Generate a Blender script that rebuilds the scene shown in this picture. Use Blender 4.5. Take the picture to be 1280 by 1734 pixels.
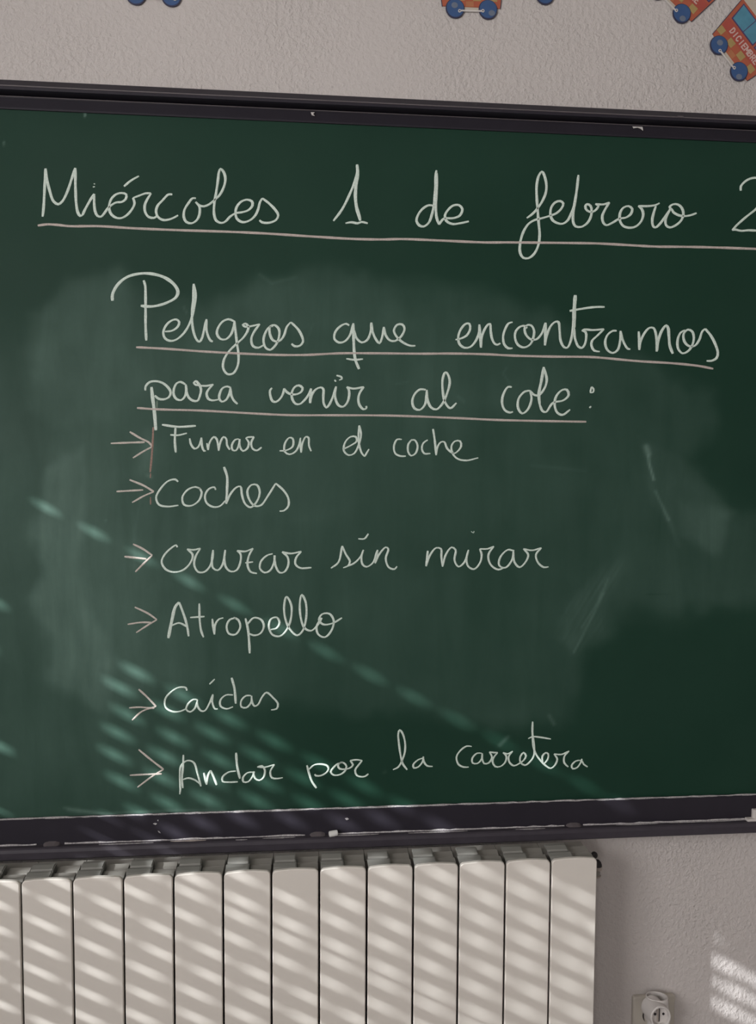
import bpy, bmesh, math, random
import numpy as np
from mathutils import Vector, Matrix
from math import sin, cos, pi, radians

for o in list(bpy.data.objects):
    bpy.data.objects.remove(o)
random.seed(7)
scene = bpy.context.scene
C = scene.collection

# ---------------------------------------------------------------- camera
FW, FH, FL = 1280., 1734., 1300.
EYE_Z, EYE_Y = 1.50, -1.38                      # wall surface is y = 0
ya, pa, ra = radians(-5.0197), radians(3.132), radians(0.309)
Ry = np.array([[cos(ya), 0, sin(ya)], [0, 1, 0], [-sin(ya), 0, cos(ya)]])
Rp = np.array([[1, 0, 0], [0, cos(pa), -sin(pa)], [0, sin(pa), cos(pa)]])
Rr = np.array([[cos(ra), -sin(ra), 0], [sin(ra), cos(ra), 0], [0, 0, 1]])
ROT = Rr @ Rp @ Ry                              # world (right, down, forward) -> camera
cd = bpy.data.cameras.new('camera')
cam = bpy.data.objects.new('camera', cd)
C.objects.link(cam)
cd.sensor_fit = 'VERTICAL'
cd.sensor_height = 24.0
cd.sensor_width = 24.0
cd.lens = FL / FH * 24.0
cd.clip_start = 0.02


def w2b(v):
    return Vector((v[0], v[2], -v[1]))


r0, r1, r2 = w2b(ROT[0]), w2b(-ROT[1]), w2b(-ROT[2])
M = Matrix((r0, r1, r2)).transposed().to_4x4()
M.translation = Vector((0, EYE_Y, EYE_Z))
cam.matrix_world = M
scene.camera = cam

# ---------------------------------------------------------------- world, sun, daylight, exposure
world = bpy.data.worlds.new('world')
scene.world = world
world.use_nodes = True
bg = world.node_tree.nodes['Background']
bg.inputs[0].default_value = (0.80, 0.90, 1.0, 1)
bg.inputs[1].default_value = 0.75

SQ, SM = 2.28, 0.538                            # sun: metres along the wall per metre of depth, drop per metre along
sd = bpy.data.lights.new('sun', 'SUN')
sd.energy = 13.5
sd.angle = radians(0.57)
sd.color = (0.95, 0.98, 1.0)
sun = bpy.data.objects.new('sun', sd)
C.objects.link(sun)
sun.location = (-6, -4, 5)
sun.rotation_euler = Vector((1, 1 / SQ, -SM)).to_track_quat('-Z', 'Y').to_euler()

for yc_, en_, wd_ in ((-2.14, 56, 1.3), (-5.35, 78, 1.9)):       # daylight through the two open windows of the left wall
    wl = bpy.data.lights.new('window_daylight', 'AREA')
    wl.shape = 'RECTANGLE'
    wl.size, wl.size_y = wd_, 1.3
    wl.energy = en_
    wl.color = (1.0, 0.965, 0.955)
    wlo = bpy.data.objects.new('window_daylight', wl)
    C.objects.link(wlo)
    wlo.location = (-1.66, yc_, 1.85)
    wlo.rotation_euler = Vector((1, 0.0, -0.05)).to_track_quat('-Z', 'Z').to_euler()

vs = scene.view_settings
vs.view_transform = 'Standard'
vs.look = 'None'
vs.exposure = 0.0
vs.gamma = 1.0
vs.use_curve_mapping = False


# ---------------------------------------------------------------- helpers
def P(u, v, Y=0.0):
    """world point where the sight line of photograph pixel (u, v) meets the plane y = Y"""
    w = ROT.T @ np.array([u - FW / 2, v - FH / 2, FL])
    w = w * (Y - EYE_Y) / w[2]
    return Vector((w[0], Y, EYE_Z - w[1]))


def to_px(X, Y, Z):
    w = ROT @ np.stack([X, EYE_Z - Z, Y - EYE_Y])
    return w[0] / w[2] * FL + FW / 2, w[1] / w[2] * FL + FH / 2


def link(name, me, mat=None, parent=None):
    o = bpy.data.objects.new(name, me)
    C.objects.link(o)
    if mat is not None and me is not None:
        me.materials.append(mat)
    if parent is not None:
        o.parent = parent
        t = Matrix.Identity(4) if parent.parent else Matrix.Translation(-Vector(parent.location))
        o.matrix_parent_inverse = t
    return o


def thing(name, label, cat, loc=(0, 0, 0), group=None):
    o = bpy.data.objects.new(name, None)
    C.objects.link(o)
    o.location = loc
    o.empty_display_size = 0.05
    return tag(o, label, cat, group)


def tag(o, label, cat, group=None):
    o['label'] = label
    o['category'] = cat
    if group:
        o['group'] = group
    return o


def mesh(name, vs_, fs, smooth=False):
    me = bpy.data.meshes.new(name)
    me.from_pydata([tuple(v) for v in vs_], [], fs)
    bm = bmesh.new()
    bm.from_mesh(me)
    bmesh.ops.recalc_face_normals(bm, faces=bm.faces)
    bm.to_mesh(me)
    bm.free()
    if smooth:
        me.polygons.foreach_set('use_smooth', [True] * len(me.polygons))
    me.update()
    return me


class MB:
    """collects shapes of ONE part"""

    def __init__(s):
        s.v, s.f = [], []

    def add(s, v, f):
        k = len(s.v)
        s.v += [tuple(p) for p in v]
        s.f += [tuple(i + k for i in q) for q in f]
        return s

    def box(s, x0, x1, y0, y1, z0, z1):
        v = [(x, y, z) for x in (x0, x1) for y in (y0, y1) for z in (z0, z1)]
        return s.add(v, [(0, 1, 3, 2), (4, 6, 7, 5), (0, 4, 5, 1), (2, 3, 7, 6), (0, 2, 6, 4), (1, 5, 7, 3)])

    def extrude_x(s, prof, x0, x1):
        n = len(prof)
        v = [(x0, y, z) for y, z in prof] + [(x1, y, z) for y, z in prof]
        f = [(i, (i + 1) % n, n + (i + 1) % n, n + i) for i in range(n)]
        f += [tuple(range(n)), tuple(range(2 * n - 1, n - 1, -1))]
        return s.add(v, f)

    def prism(s, poly, T, y0, y1, bev=0.0):
        """poly in 2D through T(u,v)->(x,z); from y0 (back) to y1 (front)"""
        n = len(poly)
        rings = [(poly, y0)]
        if bev:
            cx = sum(p[0] for p in poly) / n
            cy = sum(p[1] for p in poly) / n
            k = (y0 - y1) / abs(y0 - y1) * bev
            rings.append((poly, y1 + k))
            ins = []
            for i in range(n):
                a, b, c = poly[i - 1], poly[i], poly[(i + 1) % n]
                d1 = Vector((b[0] - a[0], b[1] - a[1])).normalized()
                d2 = Vector((c[0] - b[0], c[1] - b[1])).normalized()
                nn = Vector((-(d1.y + d2.y), d1.x + d2.x))
                if nn.length < 1e-6:
                    nn = Vector((cx - b[0], cy - b[1]))
                nn.normalize()
                if nn.dot(Vector((cx - b[0], cy - b[1]))) < 0:
                    nn = -nn
                ins.append((b[0] + nn.x * bev, b[1] + nn.y * bev))
            rings.append((ins, y1))
        else:
            rings.append((poly, y1))
        v, f = [], []
        for pl, y in rings:
            for p in pl:
                q = T(*p)
                v.append((q[0], y, q[1]))
        m = len(rings)
        for r in range(m - 1):
            for i in range(n):
                j = (i + 1) % n
                f.append((r * n + i, r * n + j, (r + 1) * n + j, (r + 1) * n + i))
        f.append(tuple(range(n)))
        f.append(tuple(range((m - 1) * n, m * n)))
        return s.add(v, f)

    def lathe(s, prof, c, axis, n=28, cap0=True, cap1=True):
        """prof: list of (radius, distance along axis)"""
        axis = Vector(axis).normalized()
        a = axis.orthogonal().normalized()
        b = axis.cross(a)
        c = Vector(c)
        v = []
        for r, h in prof:
            for i in range(n):
                t = 2 * pi * i / n
                v.append(c + axis * h + a * (r * cos(t)) + b * (r * sin(t)))
        f = []
        for k in range(len(prof) - 1):
            for i in range(n):
                j = (i + 1) % n
                f.append((k * n + i, k * n + j, (k + 1) * n + j, (k + 1) * n + i))
        if cap0:
            f.append(tuple(range(n)))
        if cap1:
            k = (len(prof) - 1) * n
            f.append(tuple(range(k, k + n)))
        return s.add(v, f)

    def build(s, name, mat, parent=None, smooth=False):
        return link(name, mesh(name, s.v, s.f, smooth), mat, parent)


def nodes(name):
    m = bpy.data.materials.new(name)
    m.use_nodes = True
    nt = m.node_tree
    return m, nt, nt.nodes['Principled BSDF']


def N(nt, kind, **kw):
    n = nt.nodes.new(kind)
    for k, v in kw.items():
        if isinstance(k, str) and hasattr(n, k) and k not in n.inputs:
            setattr(n, k, v)
        else:
            n.inputs[k].default_value = v
    return n


def mixrgb(nt, fac, a, b, blend='MIX'):
    n = nt.nodes.new('ShaderNodeMix')
    n.data_type = 'RGBA'
    n.blend_type = blend
    for sock, val in ((n.inputs[0], fac), (n.inputs[6], a), (n.inputs[7], b)):
        if hasattr(val, 'is_output'):
            nt.links.new(val, sock)
        else:
            sock.default_value = val if not isinstance(val, tuple) else (*val, 1)[:4]
    return n.outputs[2]


def noise(nt, scale, detail=4, rough=0.5, vec=None, dist=0.0):
    n = nt.nodes.new('ShaderNodeTexNoise')
    n.inputs['Scale'].default_value = scale
    n.inputs['Detail'].default_value = detail
    n.inputs['Roughness'].default_value = rough
    n.inputs['Distortion'].default_value = dist
    if vec is not None:
        nt.links.new(vec, n.inputs['Vector'])
    return n.outputs['Fac']


def ramp(nt, src, a, b, lo=0.0, hi=1.0):
    n = nt.nodes.new('ShaderNodeMapRange')
    n.inputs['From Min'].default_value = a
    n.inputs['From Max'].default_value = b
    n.inputs['To Min'].default_value = lo
    n.inputs['To Max'].default_value = hi
    nt.links.new(src, n.inputs['Value'])
    return n.outputs['Result']


def math_(nt, op, a, b):
    n = nt.nodes.new('ShaderNodeMath')
    n.operation = op
    for s_, v in ((n.inputs[0], a), (n.inputs[1], b)):
        if hasattr(v, 'is_output'):
            nt.links.new(v, s_)
        else:
            s_.default_value = v
    return n.outputs[0]


def bump(nt, b, h, strength, distance):
    n = nt.nodes.new('ShaderNodeBump')
    n.inputs['Strength'].default_value = strength
    n.inputs['Distance'].default_value = distance
    nt.links.new(h, n.inputs['Height'])
    nt.links.new(n.outputs[0], b.inputs['Normal'])


def coords(nt, scale=(1, 1, 1)):
    t = nt.nodes.new('ShaderNodeTexCoord')
    mp = nt.nodes.new('ShaderNodeMapping')
    mp.inputs['Scale'].default_value = scale
    nt.links.new(t.outputs['Object'], mp.inputs['Vector'])
    return mp.outputs[0]


def simple(name, col, rough=0.5, var=0.06, metal=0.0, nscale=60, bumpd=0.0, spec=0.5):
    m, nt, b = nodes(name)
    v = coords(nt)
    f = noise(nt, nscale, 4, 0.55, v)
    dark = tuple(c * (1 - var) for c in col)
    lite = tuple(min(1, c * (1 + var)) for c in col)
    nt.links.new(mixrgb(nt, f, dark, lite), b.inputs['Base Color'])
    b.inputs['Roughness'].default_value = rough
    b.inputs['Metallic'].default_value = metal
    b.inputs['Specular IOR Level'].default_value = spec
    if bumpd:
        bump(nt, b, noise(nt, nscale * 4, 3, 0.5, v), 0.6, bumpd)
    return m


# ---------------------------------------------------------------- materials
def wall_material():
    m, nt, b = nodes('painted_plaster')
    v = coords(nt)
    big = noise(nt, 2.2, 3, 0.5, v)
    fine = noise(nt, 90, 4, 0.6, v)
    c = mixrgb(nt, big, (0.545, 0.505, 0.485), (0.595, 0.552, 0.53))
    c = mixrgb(nt, ramp(nt, fine, 0.3, 0.7, 0, 0.25), c, (0.62, 0.58, 0.56))
    # little dark pits
    vo = nt.nodes.new('ShaderNodeTexVoronoi')
    vo.inputs['Scale'].default_value = 22
    nt.links.new(v, vo.inputs['Vector'])
    pit = ramp(nt, vo.outputs['Distance'], 0.03, 0.06, 0.35, 0.0)
    c = mixrgb(nt, pit, c, (0.33, 0.30, 0.29))
    nt.links.new(c, b.inputs['Base Color'])
    b.inputs['Roughness'].default_value = 0.75
    b.inputs['Specular IOR Level'].default_value = 0.3
    vv = coords(nt, (1, 1, 0.95))
    h1 = ramp(nt, noise(nt, 120, 3, 0.6, vv, 0.15), 0.40, 0.70, 0, 1)
    h2 = noise(nt, 260, 3, 0.6, vv)
    h3 = noise(nt, 30, 2, 0.5, vv)
    patchy = ramp(nt, noise(nt, 3.0, 2, 0.5, v), 0.35, 0.65, 0.45, 1.0)
    h = math_(nt, 'ADD', math_(nt, 'MULTIPLY', h1, 0.55), math_(nt, 'ADD', math_(nt, 'MULTIPLY', h2, 0.25), math_(nt, 'MULTIPLY', h3, 0.5)))
    bump(nt, b, math_(nt, 'MULTIPLY', h, patchy), 1.0, 0.0028)
    return m


def board_material():
    m, nt, b = nodes('green_board_enamel')
    v = coords(nt)
    at = nt.nodes.new('ShaderNodeAttribute')
    at.attribute_name = 'chalk_dust'
    dust = at.outputs['Fac']
    wipe = noise(nt, 3.0, 5, 0.6, coords(nt, (7, 1, 1.2)), 0.6)
    cloud = noise(nt, 7, 5, 0.6, v)
    base = mixrgb(nt, cloud, (0.0070, 0.034, 0.0205), (0.0100, 0.043, 0.026))
    k = math_(nt, 'MULTIPLY', dust, ramp(nt, wipe, 0.25, 0.75, 0.70, 1.25))
    k = math_(nt, 'MULTIPLY', k, ramp(nt, cloud, 0.3, 0.7, 0.8, 1.15))
    c = mixrgb(nt, k, base, (0.235, 0.365, 0.31))
    nt.links.new(c, b.inputs['Base Color'])
    nt.links.new(ramp(nt, noise(nt, 5, 3, 0.5, v), 0.3, 0.7, 0.55, 0.62), b.inputs['Roughness'])
    b.inputs['Specular IOR Level'].default_value = 0.2
    bump(nt, b, noise(nt, 500, 2, 0.5, v), 0.25, 0.0003)
    return m


def chalk_material(name, col, dark):
    m, nt, b = nodes(name)
    v = coords(nt)
    f = ramp(nt, noise(nt, 420, 3, 0.7, v), 0.30, 0.62, 0, 1)
    g = noise(nt, 14, 3, 0.6, v)
    c = mixrgb(nt, f, dark, col)
    c = mixrgb(nt, ramp(nt, g, 0.35, 0.7, 0, 0.35), c, dark)
    nt.links.new(c, b.inputs['Base Color'])
    b.inputs['Roughness'].default_value = 0.95
    b.inputs['Specular IOR Level'].default_value = 0.1
    bump(nt, b, noise(nt, 700, 2, 0.6, v), 0.5, 0.0004)
    return m


MW = wall_material()
MBOARD = board_material()
MCH = chalk_material('white_chalk_stroke', (0.76, 0.84, 0.77), (0.52, 0.63, 0.55))
MCHF = chalk_material('faint_chalk_stroke', (0.25, 0.32, 0.26), (0.10, 0.16, 0.12))
MPK = chalk_material('pinkish_chalk_stroke', (0.62, 0.54, 0.50), (0.42, 0.36, 0.325))
MAR = chalk_material('arrow_chalk_stroke', (0.66, 0.63, 0.57), (0.46, 0.38, 0.34))
MRD = chalk_material('red_chalk_stroke', (0.40, 0.26, 0.22), (0.20, 0.15, 0.12))
MFR = simple('dark_anodised_frame', (0.024, 0.021, 0.029), 0.5, 0.15, 0.0, 35, 0.0, 0.25)
MLE = simple('lit_ledge_face', (0.046, 0.040, 0.050), 0.55, 0.2, 0.0, 50, 0.0, 0.3)  # frame colour lightened for the extra light the ledge front catches
MFRW = simple('frame_highlight_and_clip_grey', (0.11, 0.095, 0.10), 0.5, 0.25, 0.0, 120)  # lighter grey for painted edge highlights, also for the ledge clips and scratch
MDUST = chalk_material('settled_chalk_dust', (0.55, 0.53, 0.52), (0.22, 0.20, 0.215))
MRADI = simple('radiator_cream_enamel', (0.72, 0.675, 0.615), 0.4, 0.03, 0.0, 6)
MVANE = simple('dark_grey_vane', (0.24, 0.235, 0.215), 0.6, 0.10, 0.0, 30)  # even grey, darker than the cream front panels
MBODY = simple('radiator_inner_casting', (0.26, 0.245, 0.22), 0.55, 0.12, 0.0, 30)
MBLACK = simple('black_rubber', (0.012, 0.009, 0.010), 0.5, 0.2)
MNICK = simple('dull_nickel', (0.40, 0.35, 0.31), 0.45, 0.15, 0.2)
MWP = simple('white_plastic', (0.62, 0.585, 0.56), 0.35, 0.03, 0, 20)
MBEIGE = simple('yellowed_plastic_plate', (0.50, 0.46, 0.40), 0.45, 0.05, 0, 20)
MSTK = simple('chalk_stick_white', (0.72, 0.71, 0.68), 0.9, 0.08, 0, 300, 0.0004)
MFLOOR = simple('terrazzo_floor', (0.13, 0.115, 0.11), 0.5, 0.2, 0, 90)
MCEIL = simple('ceiling_paint', (0.68, 0.65, 0.62), 0.9, 0.03, 0, 20)
MSHUT = simple('grey_shutter_slat', (0.45, 0.45, 0.44), 0.5, 0.05)
MFRAMEW = simple('white_window_frame', (0.65, 0.65, 0.63), 0.4, 0.03)


# ---------------------------------------------------------------- room shell
def struct(name, mb, mat):
    o = mb.build(name, mat)
    o['kind'] = 'structure'
    return o


XL, XR, YB, ZC, T = -1.60, 4.4, -7.0, 2.9, 0.12
struct('floor', MB().box(XL - T, XR, YB, T, -0.1, 0), MFLOOR)
struct('ceiling', MB().box(XL - T, XR, YB, T, ZC, ZC + 0.1), MCEIL)
struct('wall_front', MB().box(XL - T, XR, 0, T, 0, ZC), MW)
# left wall with two window openings
W1 = (-1.34, -0.40, 0.62, 2.12)      # shuttered window beside the board wall
W2 = (-2.84, -1.46, 1.18, 2.52)
W3 = (-6.32, -4.38, 1.18, 2.52)      # open daylight window further back
lw = MB()
x0, x1 = XL - T, XL
lw.box(x0, x1, W1[1], 0, 0, ZC)
lw.box(x0, x1, W1[0], W1[1], 0, W1[2]).box(x0, x1, W1[0], W1[1], W1[3], ZC)
lw.box(x0, x1, W2[1], W1[0], 0, ZC)
lw.box(x0, x1, W2[0], W2[1], 0, W2[2]).box(x0, x1, W2[0], W2[1], W2[3], ZC)
lw.box(x0, x1, W3[1], W2[0], 0, ZC)
lw.box(x0, x1, W3[0], W3[1], 0, W3[2]).box(x0, x1, W3[0], W3[1], W3[3], ZC)
lw.box(x0, x1, YB, W3[0], 0, ZC)
struct('wall_left', lw, MCEIL)


def window_frame(name, w):
    fr = MB()
    y0, y1, z0, z1 = w
    xa, xb, t = XL - 0.10, XL - 0.06, 0.045
    fr.box(xa, xb, y0, y0 + t, z0, z1).box(xa, xb, y1 - t, y1, z0, z1)
    fr.box(xa, xb, y0 + t, y1 - t, z0, z0 + t).box(xa, xb, y0 + t, y1 - t, z1 - t, z1)
    return struct(name, fr, MFRAMEW)


window_frame('window_2', W2)
window_frame('window_3', W3)
struct('wall_right', MB().box(XR, XR + T, YB, T, 0, ZC), MCEIL)
struct('wall_back', MB().box(XL - T, XR + T, YB - T, YB, 0, ZC), MCEIL)

# roller shutter: slats with rows of light slots. Slot rows let the sun through.
PITCH = 0.0421
ZROW0 = 1.403 + SM * (-0.4 - XL)            # height at the shutter of the topmost open row
STEP = 0.0805
# where the rays through the slots land along the wall: first column of each row
left_phase = {0: -.455, 5: -.305, 6: -.335, 7: -.322, 8: -.338, 9: -.345, 10: -.333, 11: -.300,
              12: -.262, 13: -.270, 14: -.229, 15: -.231, 16: -.255, 17: -.255, 18: -.264, 19: -.27, 20: -.25, 21: -.23}
right_phase = {4: .85, 5: .53, 6: .76, 7: .62, 8: .56, 9: .80, 10: .55, 11: .60}
sh = thing('roller_shutter', 'lowered grey roller shutter with slotted slats outside the left window', 'shutter', (XL - 0.05, -0.87, W1[2]))
ys_min, ys_max = W1[0] - 0.01, W1[1] + 0.01
SX = XL                                     # slot plane
rnd = random.Random(3)


def row_z(k):
    return ZROW0 - (k - 0.25 if k >= 12 else k) * PITCH


def slots(k):
    """(y centre, half length, z shift, half height) of every light slot in row k"""
    out = []
    if k < 0 or 0 < k < 4:
        return out
    edge = (1.403 - 0.0421 * k - 0.83) / SM - 0.4       # right of this a ray lands below the board
    for n in range(-20, 30):
        Xb = left_phase.get(k, -0.25) + n * STEP
        if k == 0:
            if -0.46 < Xb < 0.62:
                out.append((Xb, 0.00725, 0.0, 0.0065))
        elif 5 <= k < 12:
            if -0.72 < Xb < min(edge, 0.27) and not (-0.522 < Xb < -0.352):
                out.append((Xb, 0.0086, 0.0, 0.0080))
        elif k >= 12:
            if -0.72 < Xb < 0.74 and not (-0.522 < Xb < -0.352):
                out.append((Xb, 0.0112, 0.0, 0.0027))
    if 4 <= k < 12:
        last = max([o_[0] for o_ in out] + [0.0 if k > 9 else 0.20])
        for n in range(0, 16):
            Xb = -0.305 + (right_phase[k] + n) * STEP
            if (k == 4 and not 0.60 < Xb < 0.735) or (k >= 8 and 0.75 < Xb < 0.88):
                continue
            if last + 0.058 < Xb < 0.775:
                out.append((Xb, 0.0108, -0.0035, 0.0031))
            elif 0.775 <= Xb < 1.2 and k > 4:
                out.append((Xb, 0.0130, -0.0048, 0.0080))
    out = [(-0.012 - (o_[0] - SX) / SQ,) + o_[1:] for o_ in out]
    return sorted(out)


k = -2
while row_z(k) > W1[2] - 0.03:
    zc = row_z(k)                           # slot row k lies at the foot of this slat
    zl0, zl1 = zc - 0.0165, zc + 0.0085
    za, zb = zl1, row_z(k - 1) - 0.0165
    mb = MB()
    seg = 6                                 # bowed slat body
    v, f = [], []
    for i in range(seg + 1):
        t = i / seg
        z, b_ = za + (zb - za) * t, 0.0035 * sin(pi * t)
        v += [(SX - b_ - 0.0006, ys_min, z), (SX - b_ - 0.0006, ys_max, z)]
    for i in range(seg):
        f.append((2 * i, 2 * i + 1, 2 * i + 3, 2 * i + 2))
    mb.add(v, f)
    y = ys_min                              # link strip with its slots
    for yc, ln, dz, hs in slots(k):
        if yc - ln <= y + 0.0005 or yc + ln >= ys_max:
            continue
        mb.box(SX - 0.0012, SX, y, yc - ln, zl0, zl1)
        mb.box(SX - 0.0012, SX, yc - ln, yc + ln, zl0, zc + dz - hs)
        mb.box(SX - 0.0012, SX, yc - ln, yc + ln, zc + dz + hs, zl1)
        y = yc + ln
    mb.box(SX - 0.0012, SX, y, ys_max, zl0, zl1)
    mb.build('slat', MSHUT, sh)
    k += 1
# guides and bottom bar close the shutter's edges
g = MB()
g.box(XL - 0.012, XL + 0.012, ys_min - 0.03, ys_min + 0.006, W1[2] - 0.05, W1[3] + 0.06)
g.build('guide_rail', MFRAMEW, sh)
g = MB()
g.box(XL - 0.012, XL + 0.012, ys_max - 0.006, ys_max + 0.03, W1[2] - 0.05, W1[3] + 0.06)
g.build('guide_rail', MFRAMEW, sh)
MB().box(XL - 0.012, XL + 0.012, ys_min, ys_max, W1[2] - 0.05, W1[2] + 0.055).build('bottom_bar', MFRAMEW, sh)
MB().box(XL - 0.012, XL + 0.05, ys_min - 0.03, ys_max + 0.03, ZROW0 + PITCH * 1.2, W1[3] + 0.16).build('shutter_box', MFRAMEW, sh)

# ---------------------------------------------------------------- chalkboard
BX0, BX1 = -1.15, 2.75
BY = -0.012                                  # writing surface


def zat(v, Y, u=0):
    return P(u, v, Y).z


cb = thing('chalkboard', 'large green chalkboard in dark frame covered with white handwriting, on wall above radiator', 'chalkboard', (0.2, 0, zat(1459, -0.040)))
ZB1 = zat(183, BY)                           # top of writing surface
ZB0 = zat(1388, BY)                          # bottom

# writing surface: fine grid carrying the wiped chalk dust and a lower-left lightening as an attribute
nx, nz = 430, 400
GX = np.concatenate([np.linspace(BX0, -0.62, 12)[:-1], np.linspace(-0.62, 0.92, nx), np.linspace(0.92, BX1, 24)[1:]])
GZ = np.linspace(ZB0 - 0.006, ZB1 + 0.006, nz)
XX, ZZ = np.meshgrid(GX, GZ)
pu, pv = to_px(XX.ravel(), np.full(XX.size, BY), ZZ.ravel())
rs = np.random.RandomState(5)


def vnoise(x, y, s, seed):
    r = np.random.RandomState(seed).rand(64, 64)
    x = x / s
    y = y / s
    xi = np.floor(x).astype(int)
    yi = np.floor(y).astype(int)
    fx = x - xi
    fy = y - yi
    fx = fx * fx * (3 - 2 * fx)
    fy = fy * fy * (3 - 2 * fy)
    a = r[yi % 64, xi % 64]
    b = r[yi % 64, (xi + 1) % 64]
    c = r[(yi + 1) % 64, xi % 64]
    d = r[(yi + 1) % 64, (xi + 1) % 64]
    return (a * (1 - fx) + b * fx) * (1 - fy) + (c * (1 - fx) + d * fx) * fy


wu = pu + 26 * (vnoise(pu, pv, 60, 1) - .5) + 12 * (vnoise(pu, pv, 22, 2) - .5)
wv = pv + 26 * (vnoise(pu, pv, 60, 3) - .5) + 12 * (vnoise(pu, pv, 22, 4) - .5)


def blob(poly, soft, x=None, y=None):
    x = wu if x is None else x
    y = wv if y is None else y
    inside = np.zeros(x.shape, bool)
    dist = np.full(x.shape, 1e9)
    n = len(poly)
    for i in range(n):
        ax, ay = poly[i]
        bx, by = poly[(i + 1) % n]
        cnd = (ay > y) != (by > y)
        with np.errstate(divide='ignore', invalid='ignore'):
            xi = (bx - ax) * (y - ay) / ((by - ay) if by != ay else 1e-9) + ax
        inside ^= cnd & (x < xi)
        dx, dy = bx - ax, by - ay
        t = np.clip(((x - ax) * dx + (y - ay) * dy) / (dx * dx + dy * dy), 0, 1)
        dist = np.minimum(dist, np.hypot(x - ax - t * dx, y - ay - t * dy))
    sdd = np.where(inside, dist, -dist)
    t = np.clip((sdd + soft * .5) / soft, 0, 1)
    return t * t * (3 - 2 * t)


def streak(pts, w, soft=1.0):
    d = np.full(pu.shape, 1e9)
    for (ax, ay), (bx, by) in zip(pts, pts[1:]):
        dx, dy = bx - ax, by - ay
        t = np.clip(((pu - ax) * dx + (pv - ay) * dy) / (dx * dx + dy * dy), 0, 1)
        d = np.minimum(d, np.hypot(pu - ax - t * dx, pv - ay - t * dy))
    return np.exp(-(d / w) ** 2)


dust = 0.006 + 0.010 * vnoise(pu, pv, 130, 9)
dust += 0.125 * blob([(-300, 620), (60, 640), (240, 900), (330, 1150), (420, 1420), (-300, 1420)], 330, pu, pv)  # broad lightening towards the lower left of the board
haze = blob([(35, 640), (60, 540), (120, 480), (200, 455), (262, 500), (350, 515), (430, 470), (560, 450), (660, 475), (760, 490),
             (830, 505), (920, 515), (990, 570), (1130, 625), (1205, 660), (1205, 720), (1170, 775), (1235, 865), (1330, 870),
             (1330, 1010), (1200, 1040), (1050, 1045), (990, 1090), (985, 1160), (960, 1215), (900, 1235), (750, 1215), (560, 1200),
             (400, 1190), (250, 1160), (170, 1195), (110, 1170), (70, 1060), (60, 900), (75, 800), (110, 725), (45, 700)], 46)
hv = 0.55 + 0.5 * vnoise(pu, pv, 170, 11) + 0.25 * vnoise(pu, pv, 45, 12)
dust += 0.078 * haze * hv
core = blob([(180, 560), (420, 520), (700, 560), (1000, 650), (900, 700), (560, 760), (520, 1000), (430, 1160), (260, 1150), (170, 1000), (160, 800)], 160)
dust += 0.040 * core
dust += 0.105 * blob([(78, 790), (140, 760), (150, 860), (142, 960), (165, 1060), (190, 1130), (150, 1192), (95, 1165), (66, 1050), (60, 930)], 30) * (0.7 + .6 * vnoise(pu, pv * .12, 9, 14))
dust += 0.060 * blob([(60, 620), (75, 545), (135, 480), (212, 462), (240, 520), (212, 570), (245, 640), (200, 715), (120, 700)], 50) * (0.6 + .8 * vnoise(pu, pv, 40, 15))
dust += 0.030 * blob([(400, 500), (450, 472), (500, 462), (560, 478), (650, 480), (700, 560), (430, 550)], 34)
dust += 0.022 * blob([(770, 530), (850, 508), (930, 510), (990, 560), (930, 580), (780, 570)], 26)
dust += 0.030 * blob([(1085, 740), (1170, 785), (1243, 868), (1228, 884), (1222, 937), (1204, 940), (1150, 905), (1105, 850)], 14, wu * .3 + pu * .7, wv * .3 + pv * .7)
dust += 0.055 * blob([(1150, 850), (1215, 860), (1243, 868), (1228, 884), (1222, 937), (1204, 940), (1160, 905)], 26, pu, pv)
dust += 0.085 * blob([(950, 1070), (985, 1010), (1030, 950), (1052, 955), (1010, 1050), (975, 1100)], 36) * (0.4 + vnoise((pu + .62 * pv), (pv - .3 * pu) * .1, 5, 18))
for a, w_, s_ in (([(972, 1105), (1000, 1050), (1022, 1005)], 2.0, .10), ([(985, 1062), (1012, 1020), (1030, 980)], 1.8, .09), ([(1094, 757), (1098, 768)], 5, .26),
                  ([(1098, 772), (1099, 785), (1107, 812)], 2.2, .30), ([(1110, 832), (1118, 850), (1132, 880)], 2.6, .16), ([(1132, 880), (1150, 925)], 4, .04),
                  ([(110, 1368), (180, 1378), (300, 1372), (380, 1374)], 2.5, .14), ([(115, 1372), (200, 1382), (330, 1376)], 2.5, .12),
                  ([(250, 735), (247, 790)], 11, .05), ([(252, 760), (235, 800)], 14, .05), ([(238, 840), (228, 900), (226, 960)], 3, .03),
                  ([(530, 548), (520, 575), (516, 610)], 2, .04), ([(305, 838), (330, 885), (400, 862)], 10, .03), ([(900, 788), (990, 797)], 3, .035),
                  ([(858, 622), (852, 632), (862, 648)], 2, .05), ([(440, 465), (460, 480), (500, 470)], 3, .05), ([(860, 1248), (846, 1262)], 3, .12),
                  ([(930, 1212), (938, 1226)], 3, .10), ([(670, 650), (690, 647)], 2, .05), ([(776, 672), (785, 680)], 3, .06), ([(143, 190), (144, 197)], 1.6, .5),
                  ([(7, 240), (8, 246)], 1.5, .2), ([(650, 1308), (652, 1307)], 3, .06), ([(311, 520), (316, 530)], 2, .10), ([(1095, 1006), (1140, 1007)], 0.8, -.04),
                  ([(178, 880), (179, 882)], 1.8, .1), ([(250, 805), (256, 808)], 3, .12), ([(555, 845), (700, 838)], 22, .012), ([(500, 880), (580, 865)], 12, .02)):
    dust += s_ * streak(a, w_)
dust = np.clip(dust * 1.12 - 0.006, 0.0, 0.8)

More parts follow.
